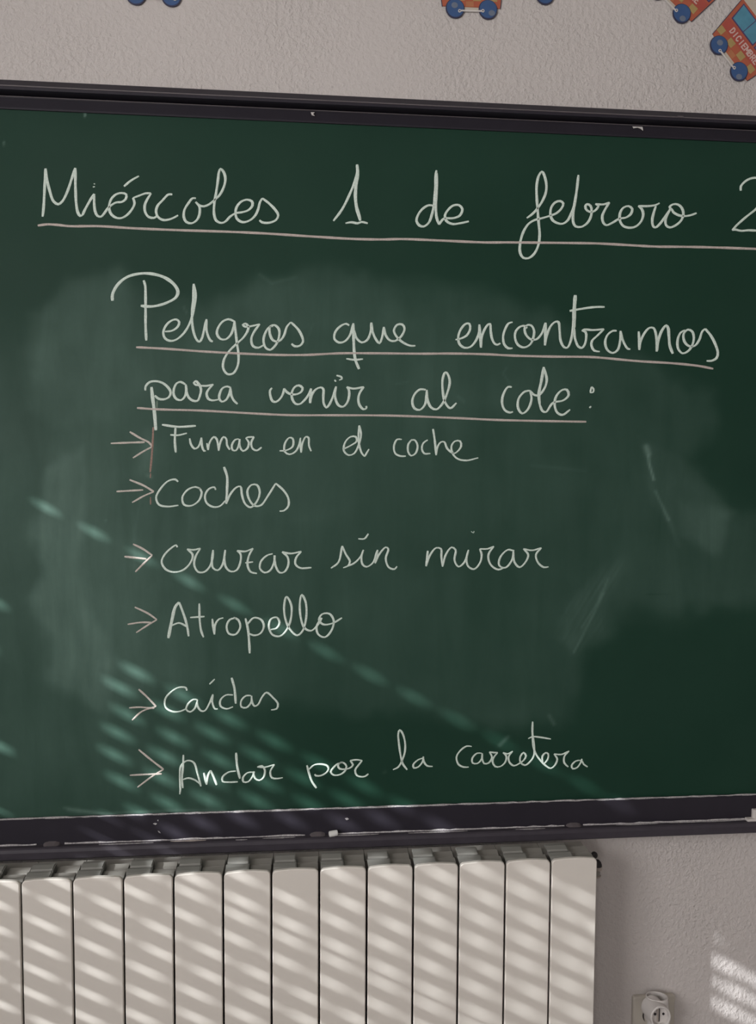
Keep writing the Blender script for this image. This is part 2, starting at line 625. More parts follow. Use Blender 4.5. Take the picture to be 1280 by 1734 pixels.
ng, mg = len(GX), len(GZ)
vv = np.stack([XX.ravel(), np.full(XX.size, BY), ZZ.ravel()], 1)
idx = np.arange(ng * mg).reshape(mg, ng)
ff = np.stack([idx[:-1, :-1], idx[:-1, 1:], idx[1:, 1:], idx[1:, :-1]], -1).reshape(-1, 4)
me = bpy.data.meshes.new('writing_surface')
me.from_pydata(vv.tolist(), [], ff.tolist())
at = me.attributes.new('chalk_dust', 'FLOAT', 'POINT')
at.data.foreach_set('value', dust.astype(np.float32))
me.update()
link('writing_surface', me, MBOARD, cb)
MB().box(BX0, BX1, BY + 0.0005, -0.001, ZB0 - 0.006, ZB1 + 0.006).build('backing_panel', MFR, cb)

# top rail: stepped extrusion  (y, z)
zt0 = zat(134.5, -0.022)
zt1 = zat(144, -0.038)
zt2 = zat(150.5, -0.040)
zt3 = zat(165.5, -0.022)
zt4 = ZB1
MB().extrude_x([(-0.001, zt0), (-0.022, zt0), (-0.036, zt1 + 0.001), (-0.040, zt1 - 0.001), (-0.040, zt2), (-0.036, zt2 - 0.001), (-0.001, zt2 - 0.001)],
               BX0 - 0.02, BX1 + 0.02).build('top_rail', MFR, cb)
MB().extrude_x([(-0.001, zt2 - 0.001), (-0.014, zt2 - 0.001), (-0.0235, zt2 - 0.006), (-0.0245, zt3 + 0.0025), (-0.0225, zt3), (-0.0145, zt4 + 0.001), (-0.0145, zt4 - 0.002), (-0.001, zt4 - 0.002)],
               BX0, BX1).build('inner_bead', MFR, cb)
MB().box(BX0 - .02, BX1 + .02, -0.0408, -0.0395, zt1 - 0.0022, zt1 - 0.0004).build('edge_highlight', MFRW, cb)  # lighter strip painting the highlight along the rail's edge
MB().box(BX0, BX1, -0.0252, -0.024, zt3 + 0.0012, zt3 + 0.0024).build('edge_highlight', MFRW, cb)  # same painted highlight on the bead's edge
# side rails, outside the photograph
MB().box(BX0 - 0.02, BX0, -0.030, -0.001, zat(1459, -.04), zt0).build('side_rail', MFR, cb)
MB().box(BX1, BX1 + 0.02, -0.030, -0.001, zat(1459, -.04), zt0).build('side_rail', MFR, cb)
# bottom rail and chalk ledge
YR = -0.021
zr1 = zat(1389.5, YR)
zr0 = zat(1432.5, YR)
YL = -0.037
zl1 = zat(1440.0, YL)
zl0 = zat(1459.5, YL - 0.002)
MB().extrude_x([(-0.001, zr1), (YR + 0.002, zr1), (YR, zr1 - 0.0015), (YR, zr0), (-0.001, zr0)], BX0, BX1).build('bottom_rail', MFR, cb)
MB().extrude_x([(-0.001, zr0), (YR + .001, zr0), (YL + 0.003, zl1 + .0008), (YL, zl1 - 0.001), (YL - 0.002, zl1 - 0.006), (YL - 0.002, zl0 + 0.002), (YL, zl0), (-0.001, zl0)],
               BX0, BX1).build('chalk_ledge', MLE, cb)


def ribbon_edge(pts_y, x0, x1, name, z, yc, w, h, seed, gaps=(), mat=MDUST):
    """irregular low ridge of dust lying along x"""
    r = random.Random(seed)
    x = x0
    segs = []
    while x < x1:
        ww = w * (0.55 + 0.7 * r.random())
        hh = h * (0.5 + 0.8 * r.random())
        gap = any(a < x < b for a, b in gaps)
        segs.append(None if gap else [(x, yc + ww / 2, z), (x, yc, z + hh), (x, yc - ww / 2, z)])
        x += 0.012
    mb = MB()
    for a, b in zip(segs, segs[1:] + [None]):
        if a and b:
            mb.add(a + b, [(0, 1, 4, 3), (1, 2, 5, 4), (0, 3, 5, 2)])
        elif mb.v:
            mb.build(name, mat, cb)
            mb = MB()


ribbon_edge(0, BX0, BX1, 'chalk_dust', zr1 - 0.0002, -0.0168, 0.0065, 0.0020, 1)
gx = [(P(a, 1420, YR).x, P(b, 1420, YR).x) for a, b in ((68, 106), (522, 556), (955, 984))]
ribbon_edge(0, BX0, BX1, 'chalk_dust', zr0 - 0.0002, YR - 0.0014, 0.0030, 0.0027, 2, gx)
# smears of dust on the ledge
for u0, u1, dv in ((170, 262, 7), (290, 350, 5), (400, 420, 8), (560, 640, 6), (690, 790, 6), (870, 920, 7), (1130, 1260, 3), (445, 500, 6), (1040, 1110, 4)):
    a, b = P(u0, 1430, YR).x, P(u1, 1430, YR).x
    mb = MB()
    n = 10
    yy = YR - 0.0015 - 0.0012 * dv
    zz = zr0 + (zl1 + .0008 - zr0) * (YR + .001 - yy) / (YR + .001 - YL - .003) + 0.0004
    v = []
    for i in range(n + 1):
        x = a + (b - a) * i / n
        w = 0.0022 * sin(pi * i / n) * (0.6 + 0.7 * random.random()) + 0.0002
        v += [(x, yy - w, zz - 0.0001), (x, yy, zz + 0.0004), (x, yy + w, zz)]
    f = []
    for i in range(n):
        k_ = i * 3
        f += [(k_, k_ + 1, k_ + 4, k_ + 3), (k_ + 1, k_ + 2, k_ + 5, k_ + 4)]
    mb.add(v, f)
    mb.build('chalk_smear', MDUST if dv != 5 else MPK, cb)
# dark clips on the ledge line
for u in (88, 538, 970):
    c = P(u, 1430, YR)
    w = 0.016
    prof = [(-w, 0), (-w * .75, .0045), (-w * .3, .0065), (w * .4, .0062), (w * .8, .004), (w, 0)]
    mb = MB()
    z = zr0 - 0.001
    v = [(c.x + a, YR + 0.0005, z + b_) for a, b_ in prof] + [(c.x + a, YR - 0.009, z - .002 + b_ * .7) for a, b_ in prof]
    n = 6
    mb.add(v, [(i, i + 1, n + i + 1, n + i) for i in range(n - 1)] + [tuple(range(n, 2 * n)), (0, n, 2 * n - 1, n - 1)])
    mb.build('ledge_clip', MFRW, cb)
# white end clip at the right
c0 = P(1262, 1390, YR - .004)
x = P(1271, 1390, YR).x
mb = MB().box(c0.x, c0.x + 0.045, YR - 0.012, YR - 0.0002, zat(1393.5, YR - .012, 1262), zat(1388, YR - .012, 1262))
mb.box(x, x + 0.012, YR - 0.009, YR - 0.0002, zat(1390, YR - .009, 1272), zat(1372, YR - .009, 1272))
o = mb.build('end_clip', MWP, cb)
o['label'] = 'small white plastic clip at the right of the ledge'
bv = o.modifiers.new('bevel', 'BEVEL')
bv.width = 0.0018
bv.segments = 2


# scraps of tape and specks
def scrap(pts, Y, name='tape_scrap', mat=MWP, t=0.0012):
    q = [P(a, b_, Y) for a, b_ in pts]
    mb = MB()
    n = len(q)
    v = [(p.x, Y + t, p.z) for p in q] + [(p.x, Y, p.z) for p in q]
    mb.add(v, [(i, (i + 1) % n, n + (i + 1) % n, n + i) for i in range(n)] + [tuple(range(n)), tuple(range(n, 2 * n))])
    return mb.build(name, mat, cb)


scrap([(526, 190), (533, 190), (530, 193), (533, 196), (528, 195)], -0.024)
scrap([(1071, 214), (1080, 212), (1088, 215), (1089, 221), (1085, 218), (1080, 216), (1073, 217)], -0.0235)
scrap([(1147, 196), (1157, 196.5), (1158, 198.5), (1149, 198)], -0.0415, 'scratch', MFRW)
scrap([(259, 1395), (262, 1393.6), (266, 1395), (263, 1397)], YR - 0.0008, 'chalk_speck', MDUST, .0008)
scrap([(267, 1407), (270, 1408), (272, 1411), (269, 1410)], YR - 0.0008, 'chalk_speck', MDUST, .0008)
scrap([(584, 1386), (588, 1385), (591, 1387), (587, 1389)], YR - 0.0008, 'chalk_speck', MDUST, .0008)
scrap([(266, 1389), (268, 1388), (268, 1391)], YR - 0.0008, 'chalk_speck', MDUST, .0008)

# ---------------------------------------------------------------- handwriting
WR = []  # (name, crop x0, crop y0, scale, width px, [(strokes, width factor)])


def parse(s):
    parts, cur = [], []
    for tok in s.split():
        star = tok.endswith('*')
        a, b = tok.rstrip('*').split(',')
        cur.append((float(a), float(b)))
        if star and len(cur) > 1:
            parts.append(cur)
            cur = [cur[-1]]
    if len(cur) > 1:
        parts.append(cur)
    return parts


def spline(pts):
    out = []
    n = len(pts)
    for i in range(n - 1):
        p1, p2 = np.array(pts[i]), np.array(pts[i + 1])
        p0 = np.array(pts[i - 1]) if i else 2 * p1 - p2
        p3 = np.array(pts[i + 2]) if i + 2 < n else 2 * p2 - p1
        d01, d12, d23 = [max(1e-3, np.hypot(*(b - a))) ** .5 for a, b in ((p0, p1), (p1, p2), (p2, p3))]
        m1 = (p2 - p1) + d12 * ((p1 - p0) / d01 - (p2 - p0) / (d01 + d12))
        m2 = (p2 - p1) + d12 * ((p3 - p2) / d23 - (p3 - p1) / (d12 + d23))
        L = np.hypot(*(p2 - p1))
        k_ = max(2, min(9, int(L / 3.2)))
        for j in range(k_):
            t = j / k_
            out.append((2 * t ** 3 - 3 * t * t + 1) * p1 + (t ** 3 - 2 * t * t + t) * m1 + (-2 * t ** 3 + 3 * t * t) * p2 + (t ** 3 - t * t) * m2)
    out.append(np.array(pts[-1]))
    return out


layer = [0]


def write(name, x0, y0, sc, w, strokes, mat=MCH, wf=None, label=None, flat=False):
    mb = MB()
    r = random.Random(hash((x0, y0, len(strokes))) % 1000)
    for si, s in enumerate(strokes):
        fac = 1.0
        if isinstance(s, tuple):
            s, fac = s
        for part in parse(s):
            pts = spline([(x0 + a / sc, y0 + b / sc) for a, b in part])
            layer[0] = (layer[0] + 1) % 7
            dy = 0.00035 + 0.00004 * layer[0]
            n = len(pts)
            v, f = [], []
            ph = r.uniform(0, 6)
            for i, p in enumerate(pts):
                a = pts[max(0, i - 1)]
                b = pts[min(n - 1, i + 1)]
                t = b - a
                t = t / (np.hypot(*t) + 1e-9)
                nn = np.array([-t[1], t[0]])
                # broad side of the chalk: thicker on down strokes
                k_ = 1.0 if flat else 0.84 + 0.34 * abs(t[1] * .88 + t[0] * .30)
                end = min(i, n - 1 - i)
                k_ *= (0.72, 0.93)[end] if end < 2 else 1.0
                k_ *= 1 + 0.08 * sin(ph + i * 0.7) + r.uniform(-.04, .04)
                h = w * fac * k_ / 2
                for s_, yy in ((-1, 0.00008), (-.55, dy), (.55, dy), (1, 0.00008)):
                    q = P(p[0] + nn[0] * h * s_, p[1] + nn[1] * h * s_, BY)
                    v.append((q.x, BY - yy, q.z))
            for i in range(n - 1):
                for j in range(3):
                    f.append((4 * i + j, 4 * i + j + 1, 4 * i + j + 5, 4 * i + j + 4))
            f += [(0, 1, 2, 3), (4 * n - 1, 4 * n - 2, 4 * n - 3, 4 * n - 4)]
            mb.add(v, f)
    o = mb.build(name, mat, cb, smooth=False)
    if label:
        o['label'] = label
    return o


TW, SWD, IW = 3.85, 3.6, 3.15
write('chalk_word', 40, 260, 5.12, TW, [
    ('165,548 172,480 182,300 190,130* 200,210 225,320 260,415 300,440 335,415 375,340 420,210 448,125* 450,300 456,430 470,510 490,540 510,535* 530,490 580,400 612,350*', 1.05),
    '612,350 612,430 620,500 640,540 670,548 690,530 735,470 800,425 850,420 885,395 890,355 850,342 800,355 760,395 742,450 750,510 780,545 830,562 880,545 935,490 962,430 948,385*',
    '948,385 990,370 1060,345 1105,345* 1070,400 1050,450 1055,510 1085,550 1130,558 1160,540',
    '1289,355 1255,355 1205,405 1160,455 1148,505 1165,550 1210,576 1260,572 1310,552 1339,535',
    ('870,285 930,235 1000,195', 1.0), ('600,290 618,287', .7), ('608,262 620,265', .5),
    '1494,388 1464,388 1429,430 1394,490 1389,550 1409,592 1454,605 1499,580 1524,530 1524,460 1491,420',
    '1491,420 1524,450 1564,458 1609,440 1649,408 1699,360 1739,280 1749,215 1734,160 1707,132 1694,160 1684,240 1669,340 1654,430 1651,520 1669,580 1714,602 1749,590 1789,548 1839,515',
    '1839,515 1899,508 1949,490 1984,450 1979,415 1939,400 1889,415 1849,460 1837,510 1849,565 1899,595 1959,580 2009,535 2034,480 2049,420 2069,388* 2119,425 2179,485 2207,535 2189,575 2129,600 2069,597 2044,578'],
    label='chalk word Miércoles')
write('chalk_numeral', 540, 260, 4.571, TW, [
    '112,522 180,430 240,310 280,210 298,130 295,85*', ('295,85 300,150 288,240 282,330 292,420 310,480 320,520', 1.25), '205,540 250,532 300,540 330,530 378,540'],
    label='chalk numeral 1')
write('chalk_word', 540, 260, 4.571, TW, [
    '890,405 850,400 800,430 765,480 755,520 775,555 810,565 850,535 875,470 890,400 900,280 905,160 910,130*',
    '912,150 912,280 905,400 912,500 930,550* 965,505 1040,500 1090,480 1110,430 1085,400 1040,402 1000,435 975,480 985,520 1030,545 1090,540 1160,525'],
    label='chalk word de')
write('chalk_word', 860, 280, 5.818, TW, [
    '185,520 240,480 290,425 340,350 375,260 378,180 355,90 335,60 305,100 283,200 285,330 292,430 302,560 312,680 298,790 255,875 200,915 150,910 120,860 120,770 150,660 200,580 260,540 330,522 420,495 480,470 530,420 545,375 515,352 465,365 425,420 420,490 440,540 490,570 540,575 590,540 620,480 650,400 670,300 685,180 695,95*',
    '695,95 680,230 662,350 645,460 643,560 665,600 720,607 780,570 815,510 825,450 815,400 780,382 762,405 780,445 830,460 875,430 895,395* 860,380* 940,385 1000,365* 960,430 930,500 940,565 970,590 1030,565 1100,525 1160,515 1210,480 1225,430 1190,402 1140,415 1105,470 1105,550 1140,600 1210,615 1263,600 1313,550 1333,480 1318,430 1283,400*',
    '1283,400 1363,402 1453,392 1493,372', '1458,400 1438,460 1421,540 1431,600 1453,612 1498,575 1548,505 1603,430',
    '1603,430 1593,410 1623,385 1673,385 1713,420 1728,480 1708,540 1653,590 1593,612 1558,590 1553,530 1583,460 1608,425 1628,460 1683,492 1743,500 1803,490 1858,470'],
    label='chalk word febrero')
write('chalk_numeral', 1060, 280, 5.818, TW, [
    ('1130,250 1130,210 1165,165 1220,132 1290,125 1340,170 1350,260 1310,390 1280,430 1180,510 1090,590 1045,640* 1070,632 1130,645 1200,640 1280,643 1360,648', 1.0)],
    label='chalk numeral 2 cut by the right edge')
UL1 = '64,382 79,380 99,381 118,383 167,383 225,386.5 290,389.3 400,393 460,396 530,400.6 599,404.6 649,405.5 680,404.8 750,407.5 820,410.5 860,410.5 963,411.5 1014,412.4 1080,416 1111,417.6 1163,418 1214,419.2 1280,421.5 1340,424'
write('chalk_underline', 0, 0, 1, 4.0, [UL1], MPK, flat=True, label='long pale pinkish chalk underline beneath the date')

write('chalk_word', 170, 440, 5.12, SWD, [
    ('105,355 105,300 150,215 230,150 340,120 450,122 560,155 640,215 672,275 655,325 580,370 490,398 420,405 350,398', 1.35),
    ('375,178 388,220 392,330 392,440 392,560 398,700', 1.1),
    '560,622 620,615 670,580 683,540 660,517 610,530 565,575 545,630 560,680 600,702 650,695 710,650 760,580 795,490 820,370 825,290 808,208*',
    '808,208 805,330 795,450 798,570 815,650 840,700 860,710 880,680 900,600 920,515* 918,590 930,650 955,700 975,708',
    '1165,535 1110,515 1060,535 1020,590 1010,640 1040,685 1085,690 1130,650 1155,580 1162,530*',
    '1162,530 1172,620 1185,730 1198,830 1190,920 1150,985 1100,990 1065,940 1070,870 1110,800 1178,730 1235,679 1274,621 1283,576 1257,553 1235,563 1255,580 1318,573 1382,557*',
    '1382,557 1331,627 1308,691 1324,749 1369,762 1421,736',
    '1497,576 1465,582 1427,640 1414,704 1433,762 1471,781 1517,742 1548,672 1548,602 1510,566 1472,576 1469,640 1497,698 1548,706 1587,665 1619,576 1651,541*',
    '1651,541 1702,589 1740,646 1756,710 1728,745 1683,749 1657,727'],
    label='chalk word Peligros')
write('chalk_word', 400, 520, 4.0, SWD, [
    '765,125 745,113 705,130 670,170 665,215 695,240 735,232 770,190 793,110*', ('793,110 795,200 798,290 808,360 832,420', 1.15), ('745,350 800,357 858,352', .9),
    '795,150 815,210 850,240 885,225 910,170 915,105* 925,170 950,225 970,245 985,215 1000,135* 1010,185 1040,225 1075,230 1120,195 1140,145 1125,118 1090,120 1068,160 1090,205 1130,240 1180,262 1213,262'],
    label='chalk word que')
write('chalk_word', 760, 480, 5.333, SWD, [
    '60,508 100,500 160,470 192,410 185,365 155,363 110,410 85,480 95,545 140,580 190,575 235,530 270,450 275,370*', ('275,370 282,470 290,580*', 1.1),
    '290,580 295,500 320,420 355,370 372,365 378,430 390,500 415,545 440,553 465,540',
    '575,350 540,360 505,420 490,480 500,550 535,585 575,585',
    '705,405 690,385 650,387 605,430 597,490 625,555 680,578 735,550 765,480 768,420 745,380 710,375 685,405 695,460 740,505 790,505 840,450 872,355*',
    ('875,355 872,450 868,560*', 1.15), '868,560 885,470 920,385 965,345 990,350 1000,420 1010,520 1040,575 1070,580 1100,520 1120,400 1130,250 1142,120*',
    ('1142,105 1132,240 1130,400', 1.5), ('1130,400 1140,500 1170,570 1200,582 1225,555 1240,490 1235,440 1200,425*', 1.0),
    ('1090,248 1180,232 1280,217 1340,212 1406,212', 1.1), '1200,428 1222,417 1303,421 1400,412* 1346,466 1292,520 1288,563 1313,607 1362,615',
    '1514,428 1481,428 1432,466 1411,531 1432,601 1481,628 1524,601 1546,520 1551,428* 1562,487 1589,552 1616,590 1638,593',
    ('1714,433 1719,509 1719,601*', 1.1), '1719,601 1730,531 1762,455 1811,401 1849,403 1871,466 1876,542 1876,615*', ('1876,615 1893,509 1925,422 1963,379 1979,401 1987,477 1995,563 2022,634', 1.15),
    '2131,422 2093,444 2066,509 2071,590 2109,631 2152,617 2196,563 2212,487 2196,433 2158,417 2120,455 2125,520 2163,563 2217,565 2261,509 2288,433 2315,409*',
    ('2315,409 2369,477 2407,552 2428,623 2418,672 2369,699 2326,699', 1.1)],
    label='chalk word encontramos')
write('chalk_underline', 0, 0, 1, 3.8, ['230.5,588 277,590.4 346,595.3 400,598.3 470,601 520,601 575,598.3 625,598.2 720,599 760,598.7 825,600 863,602 929,603.8 1000,604.6 1020,606 1081,611.6 1142,615.4 1183,619.7 1207.5,624.4'],
      MPK, flat=True, label='pinkish chalk underline beneath Peligros que encontramos')

write('chalk_word', 220, 620, 5.818, SWD, [
    ('152,240 155,200 190,160 250,148 320,165 380,215 402,260 385,305 330,328 280,320 245,290', 1.05), ('212,205 222,300 235,400 245,500 255,632', 1.35),
    '545,180 500,155 460,170 432,230 432,285 460,325 505,335 540,300 555,240 550,180*',
    '550,180 560,260 580,310 620,340 665,342 690,290 700,225 685,190 650,185 630,165 650,148 670,165 695,192* 750,195 822,180* 775,230 755,270 770,320 810,338 870,330',
    '995,215 960,200 915,215 885,270 880,320 905,350 945,335 980,270 990,215* 1000,290 1025,340 1060,373'], label='chalk word para')
write('faint_chalk_mark', 220, 620, 5.818, 2.6, ['268,340 266,410'], MCHF)
write('chalk_word', 440, 620, 5.818, SWD, [
    '120,215 100,240 105,300 125,345 160,352 200,320 230,265 238,220* 265,255 310,278 370,275 410,250 420,215 385,190 345,205 315,260 320,325 350,370 390,375 435,340 480,280 503,220*',
    ('503,220 500,290 495,365*', 1.2), '495,365 510,290 550,230 600,210 625,225 625,300 630,370 655,408 680,385 720,300 752,200* 740,270 750,340 780,390 820,400 860,360 880,290 875,230 855,205* 920,222 1025,205*',
    '1025,205 985,260 970,320 980,380 1020,425 1048,415 1048,392', ('735,135 750,152', .7), ('755,92 800,105 808,125 780,138', .85)], label='chalk word venir')
write('chalk_word', 660, 620, 3.368, SWD, [
    '205,135 175,132 145,155 128,200 140,240 170,250 200,220 212,135*', '212,140 215,190 235,235 265,247 300,215 325,160 342,90 330,45 317,35 302,70 303,150 315,205 345,240 380,210'],
    label='chalk word al')
write('chalk_word', 660, 620, 3.368, SWD, [
    '695,120 675,118 650,155 640,205 655,250 685,265 702,260', '800,140 770,145 735,185 732,240 755,270 785,250 808,190 800,140* 825,165 850,165 880,130 895,80 878,5*',
    ('878,5 865,80 850,160 855,220', 1.2), '855,220 870,255 890,262 930,210 990,195 1020,165 1010,135 985,135 950,170 940,220 955,265 985,278 1028,248',
    ], label='chalk word cole')
write('chalk_dot', 660, 620, 3.368, SWD * .8, ['1150,118 1162,130 1160,148 1145,150 1150,118'])
write('chalk_dot', 660, 620, 3.368, SWD * .9, ['1138,238 1148,230'])
write('chalk_underline', 0, 0, 1, 3.6, ['232,690.8 263,693 340,695.3 440,700.8 491,703 560,703.2 660,703.8 779,708.2 838,711 920,713 992.5,714.2'], MPK, flat=True,
      label='pinkish chalk underline beneath para venir al cole')


write('chalk_arrow', 170, 700, 4.267, 3.2, [('75,217 200,212 320,208', 1.1), '212,133 290,180 350,210 375,240*', '375,240 310,275 235,322'], MAR)
write('red_chalk_line', 170, 700, 4.267, 3.0, ['382,100 378,200 370,320 360,425'], MRD, label='reddish vertical chalk line')
write('faint_chalk_mark', 180, 780, 3.765, 2.4, ['282,232 283,280'], MRD)
write('faint_chalk_mark', 180, 780, 3.765, 2.4, ['283,80 281,110'], MRD)
write('chalk_word', 170, 700, 4.267, IW, [
    ('445,82 560,97 690,90', 1.25), ('543,105 538,200 545,283', 1.15), '505,155 560,158 625,143', '645,180 655,225 680,255 705,245 725,200 730,175* 735,240 750,272 762,270',
    '770,215 778,265*', '778,265 790,210 820,170 840,185 850,230 855,270* 865,215 890,170 910,185 915,230 935,262', '1000,185 975,190 950,230 955,265 980,268 1000,230 1008,185*',
    '1005,185 1008,240 1030,272 1060,255 1072,210 1050,178* 1070,172 1110,170* 1090,210 1100,255 1130,268 1165,245'], label='chalk word Fumar')
write('chalk_word', 460, 710, 3.368, IW * .94, [
    '45,180 80,178 120,155 120,110 100,105 75,140 75,185 100,200 135,185 155,150 165,105*', '162,110 168,190* 175,140 195,100 210,105 213,150 225,182'], label='chalk word en')
write('chalk_word', 460, 710, 3.368, IW * .94, [
    '410,170 450,150 485,125 480,100 450,100 420,130 412,180 440,205 470,195 495,150 510,90 500,35*', '500,35 495,90 500,150 515,195 530,212* 555,170'], label='chalk word el')
write('chalk_word', 460, 710, 3.368, IW * .94, [
    '742,115 715,115 697,155 705,195 735,210 765,210', '800,115 780,140 778,185 795,208 820,195 832,150 815,118 795,120', '890,118 865,135 857,170 870,195 905,195',
    ('920,55 930,120 938,205*', 1.1), '938,205 945,160 965,130 985,130 1000,165 1040,195 1080,155 1075,125 1045,125 1025,155 1035,200 1060,225 1110,235 1178,220'], label='chalk word coche')
write('chalk_arrow', 180, 780, 3.765, 3.2, ['65,197 150,192 235,187', '148,122 240,160 303,198* 240,225 165,267'], MAR)
write('chalk_word', 180, 780, 3.765, IW, [
    '458,135 440,120 395,130 345,180 318,235 335,280 390,293 460,285', '600,180 570,168 520,185 485,235 495,280 540,288 590,255 608,200 590,172', '697,187 690,170 655,180 630,220 640,270 680,295 725,290 760,255',
    ('750,40 770,100 770,180 765,275*', 1.2), '765,275 790,215 830,170 855,165 865,220 885,275 920,298 960,260 978,200 960,155 925,155 900,190 910,245 945,288 985,285 1030,225 1080,145',
    '1080,145 1130,190 1160,240 1160,290 1130,320 1105,322'], label='chalk word coches')
write('chalk_arrow', 200, 890, 3.765, 3.2, [('40,198 110,205 180,213', 1.1), '95,118 160,150 218,190* 165,240 110,295'], MAR)
write('chalk_word', 200, 890, 3.765, IW, [
    '378,138 370,125 330,150 290,195 278,235 305,280 360,297 420,280 465,230 475,185 440,150*', '440,150 480,155 525,145* 495,195 485,250 510,295 550,295 585,260 603,200 605,155* 598,220 605,270 635,285 665,250 683,155* 678,220 690,270 720,293 755,285 780,230 780,180 758,160*',
    '758,160 810,165 860,145* 835,190 825,250 845,295 885,305', '810,238 860,232', '985,180 950,190 910,230 905,275 935,300 970,285 995,230 1000,190*',
    '995,190 1005,260 1030,300 1060,295 1085,250 1080,200 1045,168* 1100,178 1168,165* 1135,205 1130,245 1160,270 1232,268'], label='chalk word cruzar')
write('chalk_word', 540, 890, 3.048, IW * .95, [
    '62,220 100,190 120,105* 140,150 160,185 150,208 125,218* 180,195 215,160 230,125* 220,160 225,200 245,213 280,190 300,130*', '303,125 290,195* 310,150 345,112 358,120 345,170 360,215 390,225 403,210', '203,68 235,68 255,42'],
    label='chalk word sin')
write('chalk_word', 540, 890, 3.048, IW * .95, [
    ('562,130 553,210*', 1.1), '553,210 575,150 605,115 630,120 632,160 638,212* 655,150 685,112 705,125 700,180 720,212 750,190 772,125* 762,170 770,210 800,225 830,195 840,150 830,120*',
    '830,120 870,120 903,107* 875,150 885,200 925,227 960,215', '1005,130 975,125 935,165 930,205 960,218 995,180 1005,125*', '1003,130 1010,190 1035,215 1065,190 1080,150 1055,120* 1100,128 1148,115* 1120,150 1130,190 1160,215 1185,213',
    ('785,30 798,38 800,28', .5)], label='chalk word mirar')
write('chalk_arrow', 200, 990, 3.2, 3.0, ['52,215 120,205 180,205', '90,122 160,155 210,190* 160,220 98,260'], MAR)
write('chalk_word', 200, 990, 3.2, IW, [
    ('272,290 290,200 310,120 330,95*', 1.5), ('330,95 355,160 375,230 382,280', 1.1), '290,222 330,208 378,230', '440,102 442,190 450,250 463,285', '390,178 468,173', '510,185 515,230 522,270* 525,220 545,188 570,180',
    '640,180 605,190 588,225 600,265 635,270 662,230 650,190 625,178', ('690,182 703,240 710,310 713,372', 1.1), '700,215 735,180 775,190 790,225 770,265 735,275 710,265',
    '820,245 860,235 875,205 860,178 830,185 817,225 835,270 875,280 910,250 935,190 938,110 912,65 900,110 905,180 930,240 970,275 1000,250 1020,170 1015,90 995,55 985,100 990,180 1010,235 1045,250 1080,220 1105,180',
    '1100,180 1075,230 1085,270 1120,285 1155,250 1168,195 1145,158 1105,160 1088,190 1110,215 1160,210 1213,180'], label='chalk word Atropello')
write('chalk_arrow', 200, 1130, 4.267, 2.9, ['80,293 150,288 220,293 262,295', '148,158 210,215 275,283*', '275,283 170,320 102,382'], MAR)
write('chalk_word', 200, 1130, 4.267, IW * .92, [
    '497,168 490,148 440,145 380,180 340,230 345,290 395,320 450,318 490,300', '575,235 545,232 505,265 492,305 520,322 555,295 575,235*', '572,235 575,280 600,315 625,315 660,260 685,195* 680,250 700,300 720,300', '660,122 698,85',
    '830,200 780,200 740,235 740,280 785,300 830,285', ('820,75 840,150 850,262', 1.2), '960,205 925,205 890,240 890,285 925,292 960,255 965,205*', '963,205 970,255 985,280 1010,270 1040,215 1072,182 1120,220 1155,265 1145,300 1105,308'],
    label='chalk word caídas')
write('chalk_arrow', 200, 1250, 4.267, 2.9, [('85,268 180,263 315,258', 1.1), '148,82 230,150 328,225* 240,280 140,355'], MAR)
write('chalk_word', 200, 1250, 4.267, IW * .92, [
    '445,405 450,370 446,280 455,200 500,162 545,175 575,260 598,348', '472,120 470,200 462,290 468,360', '465,300 510,288 560,305 590,330', ('620,250 640,335*', 1.2), ('640,335 650,270 668,232* 690,280 712,338', 1.15),
    '850,238 800,245 755,280 755,312 800,318 865,315', ('852,105 860,200 880,292', 1.2), '970,245 935,250 902,285 905,315 940,315 972,275 985,240*', '975,240 990,290 1020,305 1050,285 1060,230 1040,200 1005,208* 1060,210 1130,190* 1100,240 1110,285 1150,292 1190,285'],
    label='chalk word Andar')
write('chalk_word', 500, 1220, 5.333, IW * .92, [
    ('105,405 125,480 150,550 190,610', 1.1), '125,440 170,402 240,395 290,410 300,440 275,475 230,498 185,498 175,485', '430,380 385,390 345,425 320,465 345,492 400,490 445,460 462,415 440,385 410,380 385,405 400,435 450,440 500,425 520,400 495,362* 550,355 605,362* 565,410 540,450 555,495 590,508 630,505 660,482'],
    label='chalk word por')
write('chalk_word', 500, 1220, 5.333, IW * .92, [
    '882,445 930,420 965,360 990,280 990,190 965,110 942,85 930,120 935,200 950,310 970,390 1010,445', '1150,340 1110,355 1065,400 1070,428 1110,420 1150,370 1157,325*', '1155,335 1160,370 1190,410 1240,415'], label='chalk word la')
write('chalk_word', 740, 1200, 4.571, IW * .88, [
    '268,293 230,290 180,325 150,375 165,430 205,452 245,452', '345,345 310,345 272,385 275,420 310,425 345,390 350,345*', '350,345 350,390 365,425 400,420 425,375 405,335* 440,340 470,340* 440,375 430,410 450,448 490,448 530,410 535,365 510,340* 545,350 585,330*',
    '585,330 555,370 560,415 595,442 635,425 670,400 688,365 670,340 645,370 645,415 680,438 720,410 750,360 748,260 738,180 740,100*', '740,100 738,200 745,290 765,350 800,400 840,440 880,462 910,440 930,390 905,350*',
    '830,425 855,395 860,350 840,342 815,370 820,425', '705,232 740,217 800,222 880,235', '905,350 960,355 1022,328* 985,370 985,420 1015,450', '1110,400 1075,405 1042,440 1050,465 1085,455 1115,410 1122,388*', '1118,395 1135,430 1165,450'],
    label='chalk word carretera')

